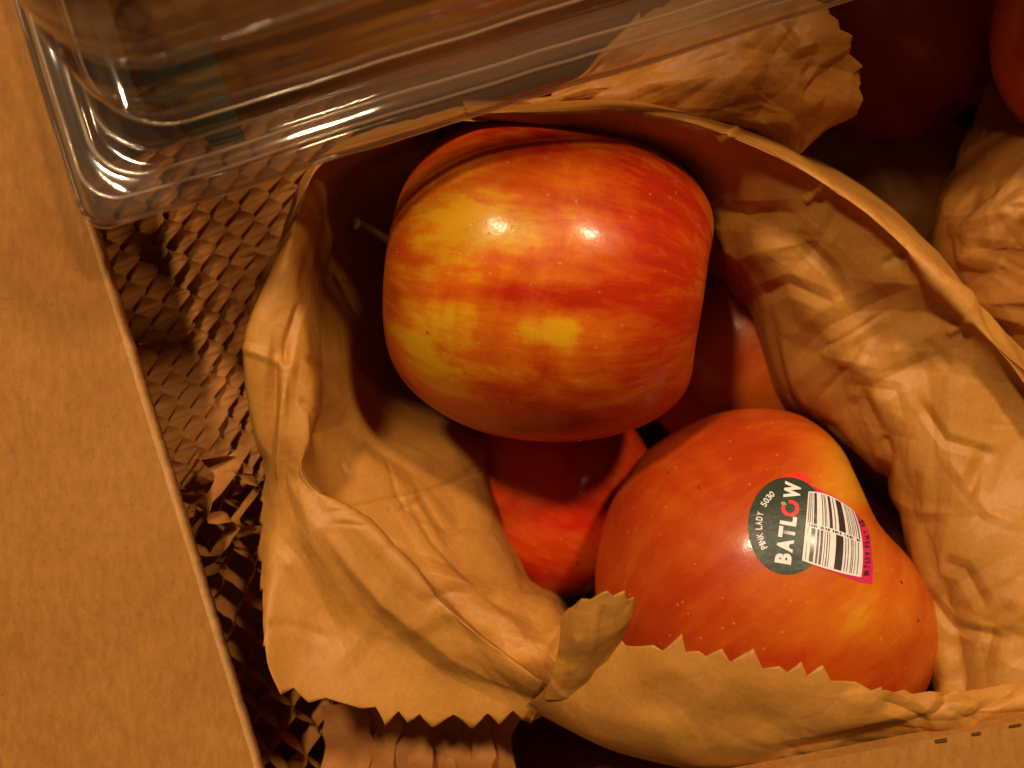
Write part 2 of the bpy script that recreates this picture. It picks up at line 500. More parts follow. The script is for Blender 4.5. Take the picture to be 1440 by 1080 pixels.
# ------------------------------------------------------------------ honeycomb packing paper
def honeycomb(name, quad, strands, waves, width, tilt, label, seed, amp=.5, jit=.05, bulge=0.6, mat=None, group="honeycomb packing paper"):
    """slit and stretched paper: ribbons zigzag and meet their neighbours at nodes; each ribbon stands tilted"""
    a, b, c, d = [P(*q) for q in quad]          # a->b across the strands, a->d along them
    rs = random.Random(seed)
    su = np.linalg.norm(b - a) / strands
    spw = 10
    vs_, fs = [], []
    nn = np.cross(b - a, d - a); nn /= np.linalg.norm(nn); nn = nn if nn[2] > 0 else -nn
    def surf(u, v):
        p = (a * (1 - u) + b * u) * (1 - v) + (d * (1 - u) + c * u) * v
        w = .18 * mnoise.noise(Vector((u * 3, v * 3, seed)))
        return p + nn * (bulge * math.sin(math.pi * min(max(u, 0), 1)) + w * 2.0)
    total = int(waves * spw)
    for i in range(strands + 1):
        base = len(vs_)
        ph = rs.uniform(-.04, .04)
        for k in range(total + 1):
            v = k / total
            s = k / spw + .5 * (i % 2)
            tri = 2 * abs(2 * (s - math.floor(s + .5))) - 1       # -1..1
            tz = max(-1, min(1, tri * 1.35))
            u = (i + amp * tz + rs.uniform(-jit, jit) * .4 + .12 * mnoise.noise(Vector((i * .7, v * 9, seed + 2)))) / strands
            v2 = v + .012 * mnoise.noise(Vector((i * .9, v * 8, seed + 5))) + ph * .1
            p = surf(u, v2)
            eu = surf(u + .02, v2) - p; eu /= np.linalg.norm(eu)
            t = tilt(u, v) + .22 * mnoise.noise(Vector((i * 1.3, v * 14, seed + 7)))
            cr = eu * math.cos(t) + nn * math.sin(t)
            wv = width * (1 + .1 * mnoise.noise(Vector((i * 2.1, v * 20, seed + 11))))
            sag = np.cross(cr, d - a); sag /= np.linalg.norm(sag)
            bow = .10 * width * (1 - abs(tri))
            for m, q in enumerate((-.5, -.17, .17, .5)):
                vs_.append(p + cr * wv * q + sag * bow * (1 - 4 * q * q))
        for k in range(total):
            for m in range(3):
                o = base + k * 4 + m
                fs.append((o, o + 1, o + 5, o + 4))
    ob = mesh_obj(name, vs_, fs, mat or M['comb'])
    tag(ob, label, "packing paper", group)
    return ob

R = math.radians
honeycomb("honeycomb_paper", ((70, 260, 10.8), (470, 130, 8.8), (440, 640, 9.0), (190, 760, 10.4)), 18, 11, .72,
          lambda u, v: R(29 + 5 * math.sin(v * 5 + u * 3)),
          "brown honeycomb packing paper with scale-like slits below the plastic container", 3, .62, .05, .0)
honeycomb("honeycomb_paper", ((225, 660, 11.0), (420, 580, 11.0), (420, 740, 10.6), (255, 830, 10.6)), 5, 2.2, .75,
          lambda u, v: R(55 + 40 * math.sin(v * 9 + u * 7)),
          "crumpled torn end of honeycomb paper halfway down beside the flap edge", 8, .55, .3, .3)
honeycomb("honeycomb_paper", ((250, 720, 10.0), (440, 640, 10.0), (600, 1100, 8.8), (320, 1130, 8.8)), 10, 6.6, .8,
          lambda u, v: R(76 + 8 * math.sin(v * 6)),
          "dark honeycomb paper with open hexagonal cells at the lower left", 14, .52, .12, .2)
honeycomb("honeycomb_paper", ((490, 990, 10.2), (700, 990, 10.0), (690, 1140, 9.6), (480, 1140, 9.8)), 5, 1.2, 1.15,
          lambda u, v: R(9 + 5 * math.sin(u * 6)),
          "flat strip of barely opened honeycomb paper under the bag's zigzag hem", 21, .12, .06, .2)

# ------------------------------------------------------------------ apples
def axis_matrix(axis, ref=(0, 0, 1)):
    z = Vector(axis).normalized(); r = Vector(ref)
    x = (r - z * r.dot(z)).normalized(); y = z.cross(x)
    return Matrix((x, y, z)).transposed()

def apple_mesh(R_, hh, taper=.08, lobe=.03, stem_d=.34, cal_d=.22, saddle=0, seed=0, nphi=110, nth=150, blush=None, sq=.86, bumps=.02, hb=None):
    """local z runs to the stem end; returns verts (cm), faces"""
    vs_ = np.zeros((nth, nphi, 3))
    for j in range(nphi):
        ph = math.pi * (j + .02) / (nphi - 1 + .04)
        cph, sph = math.cos(ph), math.sin(ph)
        r0 = R_ * (sph ** sq) * (1 + taper * cph)
        z0 = hh * (abs(cph) ** .9) if cph > 0 else -(hb or hh) * (abs(cph) ** .9)
        for i in range(nth):
            th = 2 * math.pi * i / nth
            wcal = max(0, -cph) ** 1.0; wst = max(0, cph)
            lo = 1 + lobe * math.cos(5 * th + seed) * (.35 + .9 * wcal)
            r = r0 * lo
            z = z0
            z -= stem_d * hh * math.exp(-(r0 / (.36 * R_)) ** 2) * (1 if cph > 0 else 0)
            z += cal_d * hh * math.exp(-(r0 / (.34 * R_)) ** 2) * (1 if cph < 0 else 0)
            rim = math.exp(-((r0 / R_ - .62) / .38) ** 2)
            if saddle and cph > 0: z += saddle * math.cos(2 * th) * rim * wst ** .6
            if cph < 0: z -= lobe * hh * 1.3 * math.cos(5 * th + seed) * rim * wcal
            d = bumps * R_ * mnoise.noise(Vector((math.cos(th) * sph * 1.3 + seed, math.sin(th) * sph * 1.3, cph * 1.3)))
            vs_[i, j] = ((r + d) * math.cos(th), (r + d) * math.sin(th), z + d * cph)
    v = vs_.reshape(-1, 3)
    return v, grid_faces(nth, nphi, True)

def troughed_mesh(R_, dent, width, squash=.92, seed=0, nphi=120, nth=150):
    """an apple whose stem end sinks between two shoulders; local z to the stem, the trough runs along local y"""
    vs_ = np.zeros((nth, nphi, 3))
    for j in range(nphi):
        ph = math.pi * (j + .02) / (nphi - 1 + .04)
        for i in range(nth):
            th = 2 * math.pi * i / nth
            d = Vector((math.sin(ph) * math.cos(th), math.sin(ph) * math.sin(th), math.cos(ph)))
            a = math.atan2(d.x, d.z)
            w = (d.x * d.x + d.z * d.z) ** 1.1
            ww = width * (1.0 if a > 0 else 1.25)
            r = R_ * (1 - dent * w * math.exp(-(a / ww) ** 2))
            r *= 1 + .03 * mnoise.noise(d * 1.3 + Vector((seed, 0, 0))) + .012 * mnoise.noise(d * 3.1 + Vector((0, seed, 0)))
            r -= R_ * .10 * math.exp(-((d - Vector((0, 0, 1))).length / .24) ** 2)
            vs_[i, j] = (d.x * r, d.y * r * squash, d.z * r)
    return vs_.reshape(-1, 3), grid_faces(nth, nphi, True)

def make_apple(centre, axis, ref, mat, label, blush, stem=None, R_=3.7, hh=3.5, group="apples", mesh=None, **kw):
    c = np.array(centre, float)
    t = thing("apple", (c[0], c[1], c[2] - R_), label, "apple", group)
    v, f = mesh or apple_mesh(R_, hh, **kw)
    rot = axis_matrix(axis, ref)
    o = mesh_obj("skin", v, f, mat, t, True, loc=(0, 0, R_))
    o.rotation_euler = rot.to_euler()
    w = v @ np.array(rot).T + c
    at = o.data.attributes.new('blush', 'FLOAT', 'POINT')
    at.data.foreach_set('value', np.clip(blush(w, v), 0, 1).astype(np.float32))
    if stem:
        # stem: a bent tapering twig out of the cavity
        path = stem
        vs_, n = [], 12
        z0 = hh * .62
        pts = catmull(np.array(path, float), 18)
        for k, p in enumerate(pts):
            rad = .10 + .05 * math.exp(-((k - 17) / 2.5) ** 2) + .03 * math.exp(-(k / 2.0) ** 2)
            d = pts[min(k + 1, 17)] - pts[max(k - 1, 0)]; d /= np.linalg.norm(d)
            x = np.cross(d, [0.3, 1, .2]); x /= np.linalg.norm(x); y = np.cross(d, x)
            for m in range(n):
                a = 2 * math.pi * m / n
                rr = rad * (1 + .15 * mnoise.noise(Vector((k * .4, a * 2, 5))))
                vs_.append(p + (x * math.cos(a) + y * math.sin(a)) * rr)
        fs = []
        for k in range(17):
            for m in range(n):
                fs.append((k*n+m, k*n+(m+1) % n, (k+1)*n+(m+1) % n, (k+1)*n+m))
        fs.append(tuple(range(17*n, 18*n)))
        mesh_obj("stem", np.array(vs_) , fs, M['stem'], t)
    return t, o, w, f

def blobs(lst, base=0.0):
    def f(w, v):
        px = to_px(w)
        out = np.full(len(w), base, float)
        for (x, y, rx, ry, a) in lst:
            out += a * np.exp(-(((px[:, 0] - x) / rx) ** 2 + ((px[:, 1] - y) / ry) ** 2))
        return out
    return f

RED, ORG, YEL = (.42, .022, .002), (.60, .125, .005), (.66, .32, .008)
mA = apple_material("apple_skin_striped", RED, ORG, YEL, .62, 1.7, .34)
mB = apple_material("apple_skin_blushed", (.42, .042, .004), (.55, .13, .007), (.60, .26, .014), .36, 6.1, .36)
mC = apple_material("apple_skin_red", (.46, .016, .002), (.58, .085, .005), (.60, .22, .01), .55, 11.3, .34)

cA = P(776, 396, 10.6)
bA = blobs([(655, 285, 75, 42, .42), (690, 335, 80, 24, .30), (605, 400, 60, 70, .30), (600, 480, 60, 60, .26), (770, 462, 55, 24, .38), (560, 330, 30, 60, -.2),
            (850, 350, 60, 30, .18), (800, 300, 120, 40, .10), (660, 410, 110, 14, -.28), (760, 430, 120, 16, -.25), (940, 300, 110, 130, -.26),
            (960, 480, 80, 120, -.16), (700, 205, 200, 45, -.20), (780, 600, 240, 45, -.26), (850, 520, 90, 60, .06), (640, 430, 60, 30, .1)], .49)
stemA = [P(605, 372, 10.2), P(565, 350, 10.4), P(525, 326, 10.9), P(498, 314, 11.4)]
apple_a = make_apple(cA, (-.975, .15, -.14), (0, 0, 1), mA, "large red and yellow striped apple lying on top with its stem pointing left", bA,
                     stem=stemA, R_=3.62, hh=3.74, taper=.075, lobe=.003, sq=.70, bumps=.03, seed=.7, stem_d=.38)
cB = P(1084, 820, 9.3)
bB = blobs([(1215, 760, 60, 150, .24), (1190, 870, 90, 50, .20), (1060, 830, 70, 40, .14), (1185, 660, 45, 70, .46), (900, 700, 70, 110, -.12), (1040, 630, 60, 40, -.16),
            (900, 860, 110, 50, -.12), (1050, 930, 170, 30, -.15)], .32)
apple_b = make_apple(cB, (.79, .61, .05), (-.61, .79, 0), mB, "apple with a dark round fruit sticker behind the zigzag paper edge", bB,
                     R_=4.15, mesh=troughed_mesh(4.24, .36, .50, .88, 2.2))
make_apple(P(772, 692, 5.0), (-.8, .5, -.3), (0, 0, 1), mC, "deep red apple lying below the striped apple and the stickered one", blobs([(880, 640, 60, 40, .12), (760, 640, 60, 14, .25), (720, 700, 40, 60, .15)], .28),
           R_=3.0, hh=2.95, seed=4, lobe=.008)
make_apple(P(1045, 490, 5.0), (.7, .6, -.4), (0, 0, 1), mB, "shaded apple deep in the bag right of the striped apple", blobs([], .42), R_=3.2, hh=3.1, seed=5, lobe=.008)
make_apple(P(1645, 12, 11.6), (-.4, .5, -.7), (0, 1, 0), mB, "bright orange apple cut off by the right edge of the photo", blobs([], .34), R_=3.4, hh=3.2, seed=6, lobe=.005)
make_apple(P(1280, 40, 3.6), (-.5, .8, -.2), (0, 0, 1), mB, "dim apple in deep shadow at the top beside the orange one", blobs([], .3), R_=3.5, hh=3.2, seed=8)

# ------------------------------------------------------------------ sticker on the apple
sk = apple_b[1]
bvh = BVHTree.FromPolygons([Vector(p) for p in apple_b[2]], apple_b[3])
def on_apple(px, py, off):
    o = Vector((0, 0, H)); d = (Vector(P(px, py, 5)) - o).normalized()
    h = bvh.ray_cast(o, d)
    if h[0] is None:
        return None
    n = h[1] if h[1].dot(d) < 0 else -h[1]
    return np.array(h[0] + n * off)
def C7(x, y):       # coordinates measured on the enlarged sticker
    return (1020 + x / 5.683, 650 + y / 5.683)
def conform(name, pts2, faces, off, mat, parent):
    v = []
    last = None
    for (x, y) in pts2:
        q = on_apple(x, y, off)
        k = 0
        while q is None and k < 60:      # slid past the limb: step back towards the middle of the apple
            x += (1088 - x) * .02; y += (812 - y) * .02; q = on_apple(x, y, off); k += 1
        v.append(q)
    return mesh_obj(name, v, faces, mat, parent)
def poly_fill(outline, n=9):
    """triangulated filled outline with inner points so that it bends with the apple"""
    o = np.array(outline, float)
    lo, hi = o.min(0), o.max(0)
    st = (hi - lo).max() / n
    def inside(p):
        c = False; k = len(o)
        for i in range(k):
            a, b = o[i], o[(i + 1) % k]
            if (a[1] > p[1]) != (b[1] > p[1]) and p[0] < (b[0]-a[0])*(p[1]-a[1])/(b[1]-a[1])+a[0]: c = not c
        return c
    pts = [Vector(p) for p in o]
    x = lo[0] + st / 2
    while x < hi[0]:
        y = lo[1] + st / 2
        while y < hi[1]:
            q = np.array([x, y])
            if inside(q) and np.min(np.linalg.norm(o - q, axis=1)) > st * .35: pts.append(Vector(q))
            y += st
        x += st
    k = len(o)
    r = delaunay_2d_cdt(pts, [(i, (i + 1) % k) for i in range(k)], [list(range(k))], 1, 1e-5)
    return [(p.x, p.y) for p in r[0]], r[2]
M['st_green'] = flat_material("sticker_dark_green", (.030, .042, .026), .42, .35, .0)
M['st_red'] = flat_material("sticker_red", (.72, .035, .02), .42, .35, .0)
M['st_pink'] = flat_material("sticker_magenta", (.62, .018, .10), .42, .35, .0)
M['st_white'] = flat_material("sticker_white", (.78, .74, .74), .42, .35, .0)
M['st_black'] = flat_material("sticker_black", (.035, .022, .018), .4, .5, .2)
M['st_leaf'] = flat_material("sticker_leaf_green", (.22, .38, .06), .4, .5, .2)

def dense(pts, m=8):
    return catmull(np.array([(*p, 0) for p in pts], float), (len(pts) - 1) * m + 1)[:, :2]
disc = []
for k in range(72):
    a = 2 * math.pi * k / 72
    ca, sa = math.cos(a), math.sin(a)
    rx = 312 if ca < 0 else 330
    disc.append(C7(494 + rx * ca, 510 + 387 * sa))
pink = [(700, 190), (770, 230), (860, 272), (960, 335), (1060, 425), (1110, 490), (1150, 570), (1165, 700), (1178, 830), (1172, 972), (1090, 962), (980, 925), (880, 885), (770, 850), (690, 780), (700, 500)]
redo = [(440, 128), (480, 98), (530, 86), (590, 84), (640, 100), (690, 158), (640, 240), (500, 240)]
v, f = poly_fill([C7(*p) for p in pink], 12)
sticker = conform("sticker", *poly_fill(disc, 14), .016, M['st_green'], apple_b[0])
sticker["label"] = "dark green fruit sticker with white lettering and barcode"
conform("pink_border", v, f, .012, M['st_pink'], sticker)
conform("red_edge", *poly_fill([C7(*p) for p in redo], 8), .010, M['st_red'], sticker)
Q = np.array([[(662, 238), (832, 272), (1020, 392)], [(640, 500), (862, 556), (1088, 640)], [(612, 785), (840, 862), (1080, 920)]], float)
def bq(s, t):
    w = lambda x: np.array([(1-x)*(1-2*x), 4*x*(1-x), x*(2*x-1)])
    return tuple(np.einsum('i,j,ijk->k', w(t), w(s), Q))
def strip(s0, s1, t0, t1, ns=3, nt=14, skew=0):
    pts, k = [], 0
    for i in range(ns):
        for j in range(nt):
            pts.append(C7(*bq(s0 + (s1 - s0) * i / (ns - 1), t0 + (t1 - t0) * j / (nt - 1))))
    return pts, grid_faces(ns, nt)
conform("barcode_panel", *strip(0, 1, 0, 1, 16, 20), .020, M['st_white'], sticker)
top = [(.03, .045), (.065, .08), (.105, .115), (.14, .195), (.30, .315), (.345, .36), (.375, .385), (.43, .485), (.53, .545), (.60, .715), (.77, .78), (.80, .812), (.84, .85), (.87, .878), (.905, .915), (.945, .965)]
botm = [(.045, .055), (.11, .18), (.215, .25), (.275, .315), (.345, .355), (.385, .40), (.425, .435), (.54, .665), (.70, .712), (.745, .755), (.80, .81), (.825, .835), (.865, .872), (.915, .925)]
for (a, b) in top: conform("bar", *strip(a, b, .02, .465, 2, 9), .030, M['st_black'], sticker)
for (a, b) in botm: conform("bar", *strip(a, b, .53, .975, 2, 9), .030, M['st_black'], sticker)
for k in range(22):
    s = .06 + k * .042
    if k % 5 == 4: continue
    conform("digit", *strip(s, s + .016 + .008 * (k % 3), .482, .513, 2, 3), .030, M['st_black'], sticker)

def text_mesh(s, bold=.0):
    cu = bpy.data.curves.new("lettering", 'FONT')
    cu.body = s; cu.size = 1.0; cu.offset = bold; cu.resolution_u = 3
    ob = bpy.data.objects.new("lettering", cu); col.objects.link(ob)
    bpy.context.view_layer.update()
    me = bpy.data.meshes.new_from_object(ob.evaluated_get(bpy.context.evaluated_depsgraph_get()))
    bpy.data.objects.remove(ob); bpy.data.curves.remove(cu)
    bm = bmesh.new(); bm.from_mesh(me)
    bmesh.ops.triangulate(bm, faces=bm.faces)
    v = np.array([x.co[:2] for x in bm.verts]); f = [[w.index for w in fc.verts] for fc in bm.faces]
    bm.free(); bpy.data.meshes.remove(me)
    return v, f
def letter(ch, corner, ex, ey, w, h, mat, off=.030, bold=.02, name="letter"):
    """one letter: corner = lower left of the letter (sticker crop coordinates), ex along the line, ey to its top"""
    v, f = text_mesh(ch, bold)
    lo, hi = v.min(0), v.max(0)
    v = (v - lo) / np.maximum(hi - lo, 1e-6)
    c = np.array(corner, float); ex = np.array(ex, float); ey = np.array(ey, float)
    pts = [C7(*(c + ex * p[0] * w + ey * p[1] * h)) for p in v]
    return conform(name, pts, f, off, mat, sticker)
# big name, reading upwards
ln = lambda t: np.array([522 + 86 * t, 822 - 645 * t])
ux = np.array([86, -645.0]); ux /= np.linalg.norm(ux); uy = np.array([-.985, -.17])
for ch, t0, t1 in (("B", 0, .13), ("A", .145, .305), ("T", .315, .45), ("L", .47, .585), ("W", .80, 1.0)):
    letter(ch, ln(t0), ux, uy, (t1 - t0) * 650, 132, M['st_white'], bold=.055)
# the ring with a leaf
ring, fr = [], []
for k in range(40):
    a = 2 * math.pi * (k / 39) * .86 + math.pi * 1.42
    for r in (72, 40):
        ring.append(C7(517 + r * math.cos(a) * 1.0, 372 + r * math.sin(a) * .92))
for k in range(39): fr.append((2*k, 2*k+1, 2*k+3, 2*k+2))
conform("ring", ring, fr, .026, M['st_red'], sticker)
conform("leaf", *poly_fill([C7(*p) for p in ((440, 330), (455, 318), (476, 322), (490, 345), (470, 350), (450, 344))], 4), .031, M['st_leaf'], sticker)
# variety name along the left of the disc
txt = "PINK LADY  5030"
wid = {"I": .45, " ": .55, "N": 1.0, "K": .95, "L": .8}
tot = sum(wid.get(c, .9) for c in txt)
acc = 0
for ch in txt:
    w = wid.get(ch, .9)
    t = (acc + w / 2) / tot
    acc += w
    if ch == " ": continue
    ang = R(142 + t * 98)            # clockwise from the lower left, y downwards
    rx, ry = 232, 300
    cpt = np.array([500 + rx * math.cos(ang), 510 + ry * math.sin(ang)])
    tng = np.array([-rx * math.sin(ang), ry * math.cos(ang)]); tng /= np.linalg.norm(tng)
    upv = np.array([tng[1], -tng[0]])
    ww = w * .82 * 42
    letter(ch, cpt - tng * ww / 2 - upv * 26, tng, upv, ww, 52, M['st_white'], bold=.02)
# grower's line along the pink border
s3 = "BATLOW FRUIT AUS"
pth = dense([(1140, 908), (1150, 800), (1150, 690), (1142, 590), (1112, 505), (1090, 462)], 12)
for k, ch in enumerate(s3):
    if ch == " ": continue
    q = pth[int((k + .0) / len(s3) * (len(pth) - 2))]; q2 = pth[min(len(pth) - 1, int((k + .0) / len(s3) * (len(pth) - 2)) + 3)]
    e = (q2 - q) / np.linalg.norm(q2 - q); u = np.array([e[1], -e[0]])
    letter(ch, q, e, u, (9 if ch == 'I' else 25) if k < 8 else (7 if ch == 'I' else 21), 42 if k < 9 else 32, M['st_black'], bold=.03)

# ------------------------------------------------------------------ the paper bag
bag = thing("paper_bag", tuple(P(820, 640, 0.1)), "open crumpled brown paper bag with zigzag hem, holding four apples", "paper bag", "brown paper bags")
left = [  # deep, boundary, middle, inner, ridge, outer, hem
    [(780, 260, 1), (770, 225, 7), (750, 196, 9.6), (744, 184, 11.4), (740, 172, 12.2), (732, 164, 12.1), (728, 158, 11)],
    [(700, 260, 1), (690, 230, 7), (672, 196, 10), (664, 180, 12), (660, 166, 13), (654, 158, 12.8), (650, 150, 11)],
    [(620, 330, 1), (600, 270, 6), (560, 230, 9), (535, 216, 11.6), (520, 205, 13), (505, 203, 13), (495, 205, 11)],
    [(600, 380, 1), (560, 330, 5), (500, 285, 8.5), (468, 262, 11.5), (450, 238, 13), (436, 240, 13), (425, 262, 10.5)],
    [(600, 440, 1), (560, 420, 4.5), (485, 395, 8.2), (437, 385, 11.2), (418, 372, 13), (388, 370, 13.1), (376, 380, 10.5)],
    [(610, 530, 1), (570, 520, 4.8), (495, 510, 8.2), (446, 512, 11.2), (432, 508, 12.9), (342, 490, 13.2), (345, 492, 11.2)],
    [(640, 600, 1), (620, 590, 6), (520, 590, 9), (452, 596, 11.6), (436, 600, 13.1), (352, 596, 12.9), (352, 600, 11.4)],
    [(690, 640, 1), (672, 628, 7.2), (570, 645, 10), (462, 655, 11.7), (428, 660, 13.2), (378, 685, 12.7), (362, 700, 12.0)],
    [(705, 700, 1), (686, 698, 8.2), (610, 715, 10.5), (490, 705, 11.7), (452, 690, 13.2), (395, 790, 13.0), (372, 905, 13.5)],
    [(725, 752, 1), (708, 750, 8.6), (640, 770, 10.9), (545, 768, 11.8), (508, 735, 13.2), (450, 860, 12.8), (415, 968, 13.3)],
    [(752, 804, 1), (736, 804, 8.9), (690, 830, 11.1), (625, 845, 11.8), (585, 812, 13.2), (545, 905, 12.6), (520, 992, 12.8)],
    [(800, 840, 1), (776, 838, 9.2), (745, 880, 11.3), (700, 912, 11.9), (668, 888, 13.2), (635, 940, 12.5), (610, 1004, 12.4)],
    [(820, 870, 1), (797, 868, 9.6), (785, 905, 11.4), (765, 940, 12.0), (750, 950, 13.1), (725, 970, 12.5), (715, 1000, 12.4)],
    [(840, 890, 1), (825, 890, 9.8), (815, 925, 11.4), (800, 955, 12.1), (790, 980, 12.6), (775, 990, 12.2), (765, 1000, 12.0)],
]
lc = [([(848, 600), (700, 640), (560, 720), (455, 722)], .03, 8),
      ([(545, 640), (600, 720), (660, 800), (760, 870)], .10, 34),
      ([(470, 540), (520, 650), (600, 700), (640, 760)], -.08, 26),
      ([(410, 620), (440, 760), (500, 860)], -.06, 18),
      ([(380, 740), (430, 800), (470, 880), (505, 970)], .07, 16),
      ([(340, 488), (372, 500), (410, 520)], -.07, 10),
      ([(372, 690), (384, 560), (395, 470)], .20, 15), ([(392, 470), (398, 560), (394, 690)], -.14, 9), ([(450, 742), (540, 842), (640, 922), (745, 975)], -.13, 30), ([(425, 420), (408, 470), (398, 520)], .10, 10), ([(470, 940), (520, 880), (560, 800)], -.05, 22), ([(372, 880), (410, 880), (470, 900)], .04, 12),
      ([(408, 640), (402, 560), (412, 490)], -.08, 12),
      ([(440, 700), (405, 742), (440, 800)], .05, 16),
      ([(600, 640), (640, 700), (650, 760)], .06, 30),
      ([(560, 690), (575, 720)], .05, 5), ([(455, 722), (600, 690), (700, 655)], .03, 4), ([(575, 700), (610, 760), (680, 830), (770, 880)], .05, 9), ([(540, 640), (560, 700), (600, 720)], .035, 5), ([(465, 735), (520, 740)], .03, 4), ([(430, 500), (452, 520), (470, 560)], .05, 9), ([(420, 560), (440, 580), (446, 640)], .07, 9), ([(395, 640), (430, 720), (520, 820), (600, 900)], -.05, 16), ([(478, 650), (488, 668)], .05, 5), ([(585, 850), (640, 830), (700, 845), (780, 900)], .06, 14)]
mk = lambda fu, fv: .55 + .45 * np.exp(-((fv - .35) / .3) ** 2)
paper_sheet("left_wall", left, 560, 280, bag, M['paper'], 3, .26, .07, 2.8, 1.2, lc, mk, teeth(.72, .34, 3), third=(.5, .008), folds=60)

right = [ # deep, boundary, middle facet, fold, inside the rim, rim, outside, outside low
    [(720, 300, 1), (690, 240, 6), (684, 200, 9.5), (676, 184, 11.2), (668, 174, 12.55), (660, 160, 13.1), (655, 150, 12.6), (650, 140, 9)],
    [(800, 330, 1), (780, 270, 6), (770, 225, 9.4), (765, 203, 10.8), (762, 178, 12.65), (758, 156, 13.2), (756, 148, 12.6), (755, 140, 9)],
    [(880, 350, 1), (870, 300, 6), (868, 250, 9.4), (866, 222, 10.9), (872, 182, 12.75), (876, 154, 13.3), (880, 144, 12.7), (885, 140, 9)],
    [(980, 400, 1), (960, 350, 6.3), (965, 292, 9.5), (968, 248, 10.9), (985, 205, 12.75), (995, 178, 13.3), (1003, 168, 12.7), (1010, 170, 9)],
    [(1030, 450, 1), (1025, 400, 7.8), (1030, 330, 11), (1060, 300, 11.9), (1098, 250, 12.75), (1110, 228, 13.3), (1120, 218, 12.7), (1130, 215, 9)],
    [(1070, 530, 1), (1062, 470, 8.1), (1090, 390, 11.1), (1150, 355, 11.8), (1208, 318, 12.75), (1222, 302, 13.3), (1232, 296, 12.7), (1245, 295, 9)],
    [(1110, 600, 1), (1095, 545, 8.5), (1150, 470, 11.1), (1222, 430, 11.8), (1292, 398, 12.75), (1308, 384, 13.3), (1318, 378, 12.7), (1330, 380, 9)],
    [(1180, 660, 1), (1160, 612, 8.9), (1205, 545, 11.3), (1268, 515, 11.9), (1368, 482, 12.75), (1384, 468, 13.3), (1395, 462, 12.7), (1410, 470, 9)],
    [(1260, 730, 1), (1238, 680, 9.5), (1265, 630, 11.5), (1320, 600, 12.1), (1440, 566, 12.75), (1458, 552, 13.3), (1470, 548, 12.7), (1480, 560, 9)],
    [(1300, 810, 1), (1272, 765, 9.9), (1315, 730, 11.7), (1385, 705, 12.4), (1510, 670, 12.75), (1528, 660, 13.3), (1540, 660, 12.7), (1545, 670, 9)],
    [(1320, 890, 1), (1293, 850, 10.3), (1345, 830, 11.9), (1420, 815, 12.6), (1550, 790, 12.75), (1570, 785, 13.3), (1580, 785, 12.7), (1585, 800, 9)],
    [(1330, 960, 1), (1304, 935, 10.7), (1360, 930, 12.1), (1440, 930, 12.8), (1560, 920, 12.75), (1580, 920, 13.3), (1590, 920, 12.7), (1595, 920, 9)],
    [(1330, 1010, 1), (1310, 985, 10.9), (1370, 1000, 12.3), (1445, 1010, 12.8), (1560, 1030, 12.55), (1580, 1030, 13), (1590, 1030, 12.4), (1595, 1030, 9)],
]
rc = [([(1150, 495), (1200, 468), (1252, 434)], .05, 6), ([(1240, 612), (1248, 640), (1240, 690)], .16, 14), ([(1195, 578), (1215, 560), (1240, 612)], .08, 12),
      ([(1288, 660), (1282, 700), (1290, 740)], .07, 14), ([(1360, 690), (1385, 640), (1372, 720)], .10, 16), ([(1180, 540), (1260, 550), (1272, 590)], .06, 14),
      ([(1000, 282), (1010, 300), (1050, 305), (1130, 300)], .14, 22), ([(1110, 545), (1160, 500), (1240, 520)], -.06, 16), ([(1320, 790), (1355, 800), (1390, 860)], .08, 16),
      ([(1385, 940), (1395, 880), (1430, 850)], .08, 16), ([(1240, 690), (1290, 720), (1340, 720)], -.06, 14), ([(1040, 180), (1010, 200)], -.10, 8), ([(1160, 262), (1130, 285)], -.08, 8), ([(1275, 352), (1240, 375)], .07, 10), ([(1365, 450), (1330, 470)], -.08, 9), ([(900, 150), (890, 185)], .05, 8), ([(1150, 560), (1190, 520), (1215, 470)], .08, 10), ([(1060, 420), (1110, 400), (1180, 430)], .09, 16), ([(1120, 330), (1170, 380), (1190, 430)], .09, 14), ([(1290, 560), (1330, 620), (1400, 640)], .08, 12), ([(1300, 830), (1340, 880), (1420, 900)], .08, 12), ([(1330, 640), (1390, 720), (1440, 740)], -.07, 14),
      ([(1025, 205), (1080, 235)], .05, 10), ([(1300, 480), (1340, 520)], .05, 12)]
mk2 = lambda fu, fv: np.where(fv < .54, 1.0, np.where(fv < .62, (.62 - fv) / .08 * .4 + .6, .6)) * (.35 + .65 * np.clip((fu - .2) / .15, 0, 1))
paper_sheet("right_wall", right, 560, 280, bag, M['paper'], 11, .36, .09, 2.6, 1.15, rc, mk2, flip=True, third=(.5, .012), folds=70)

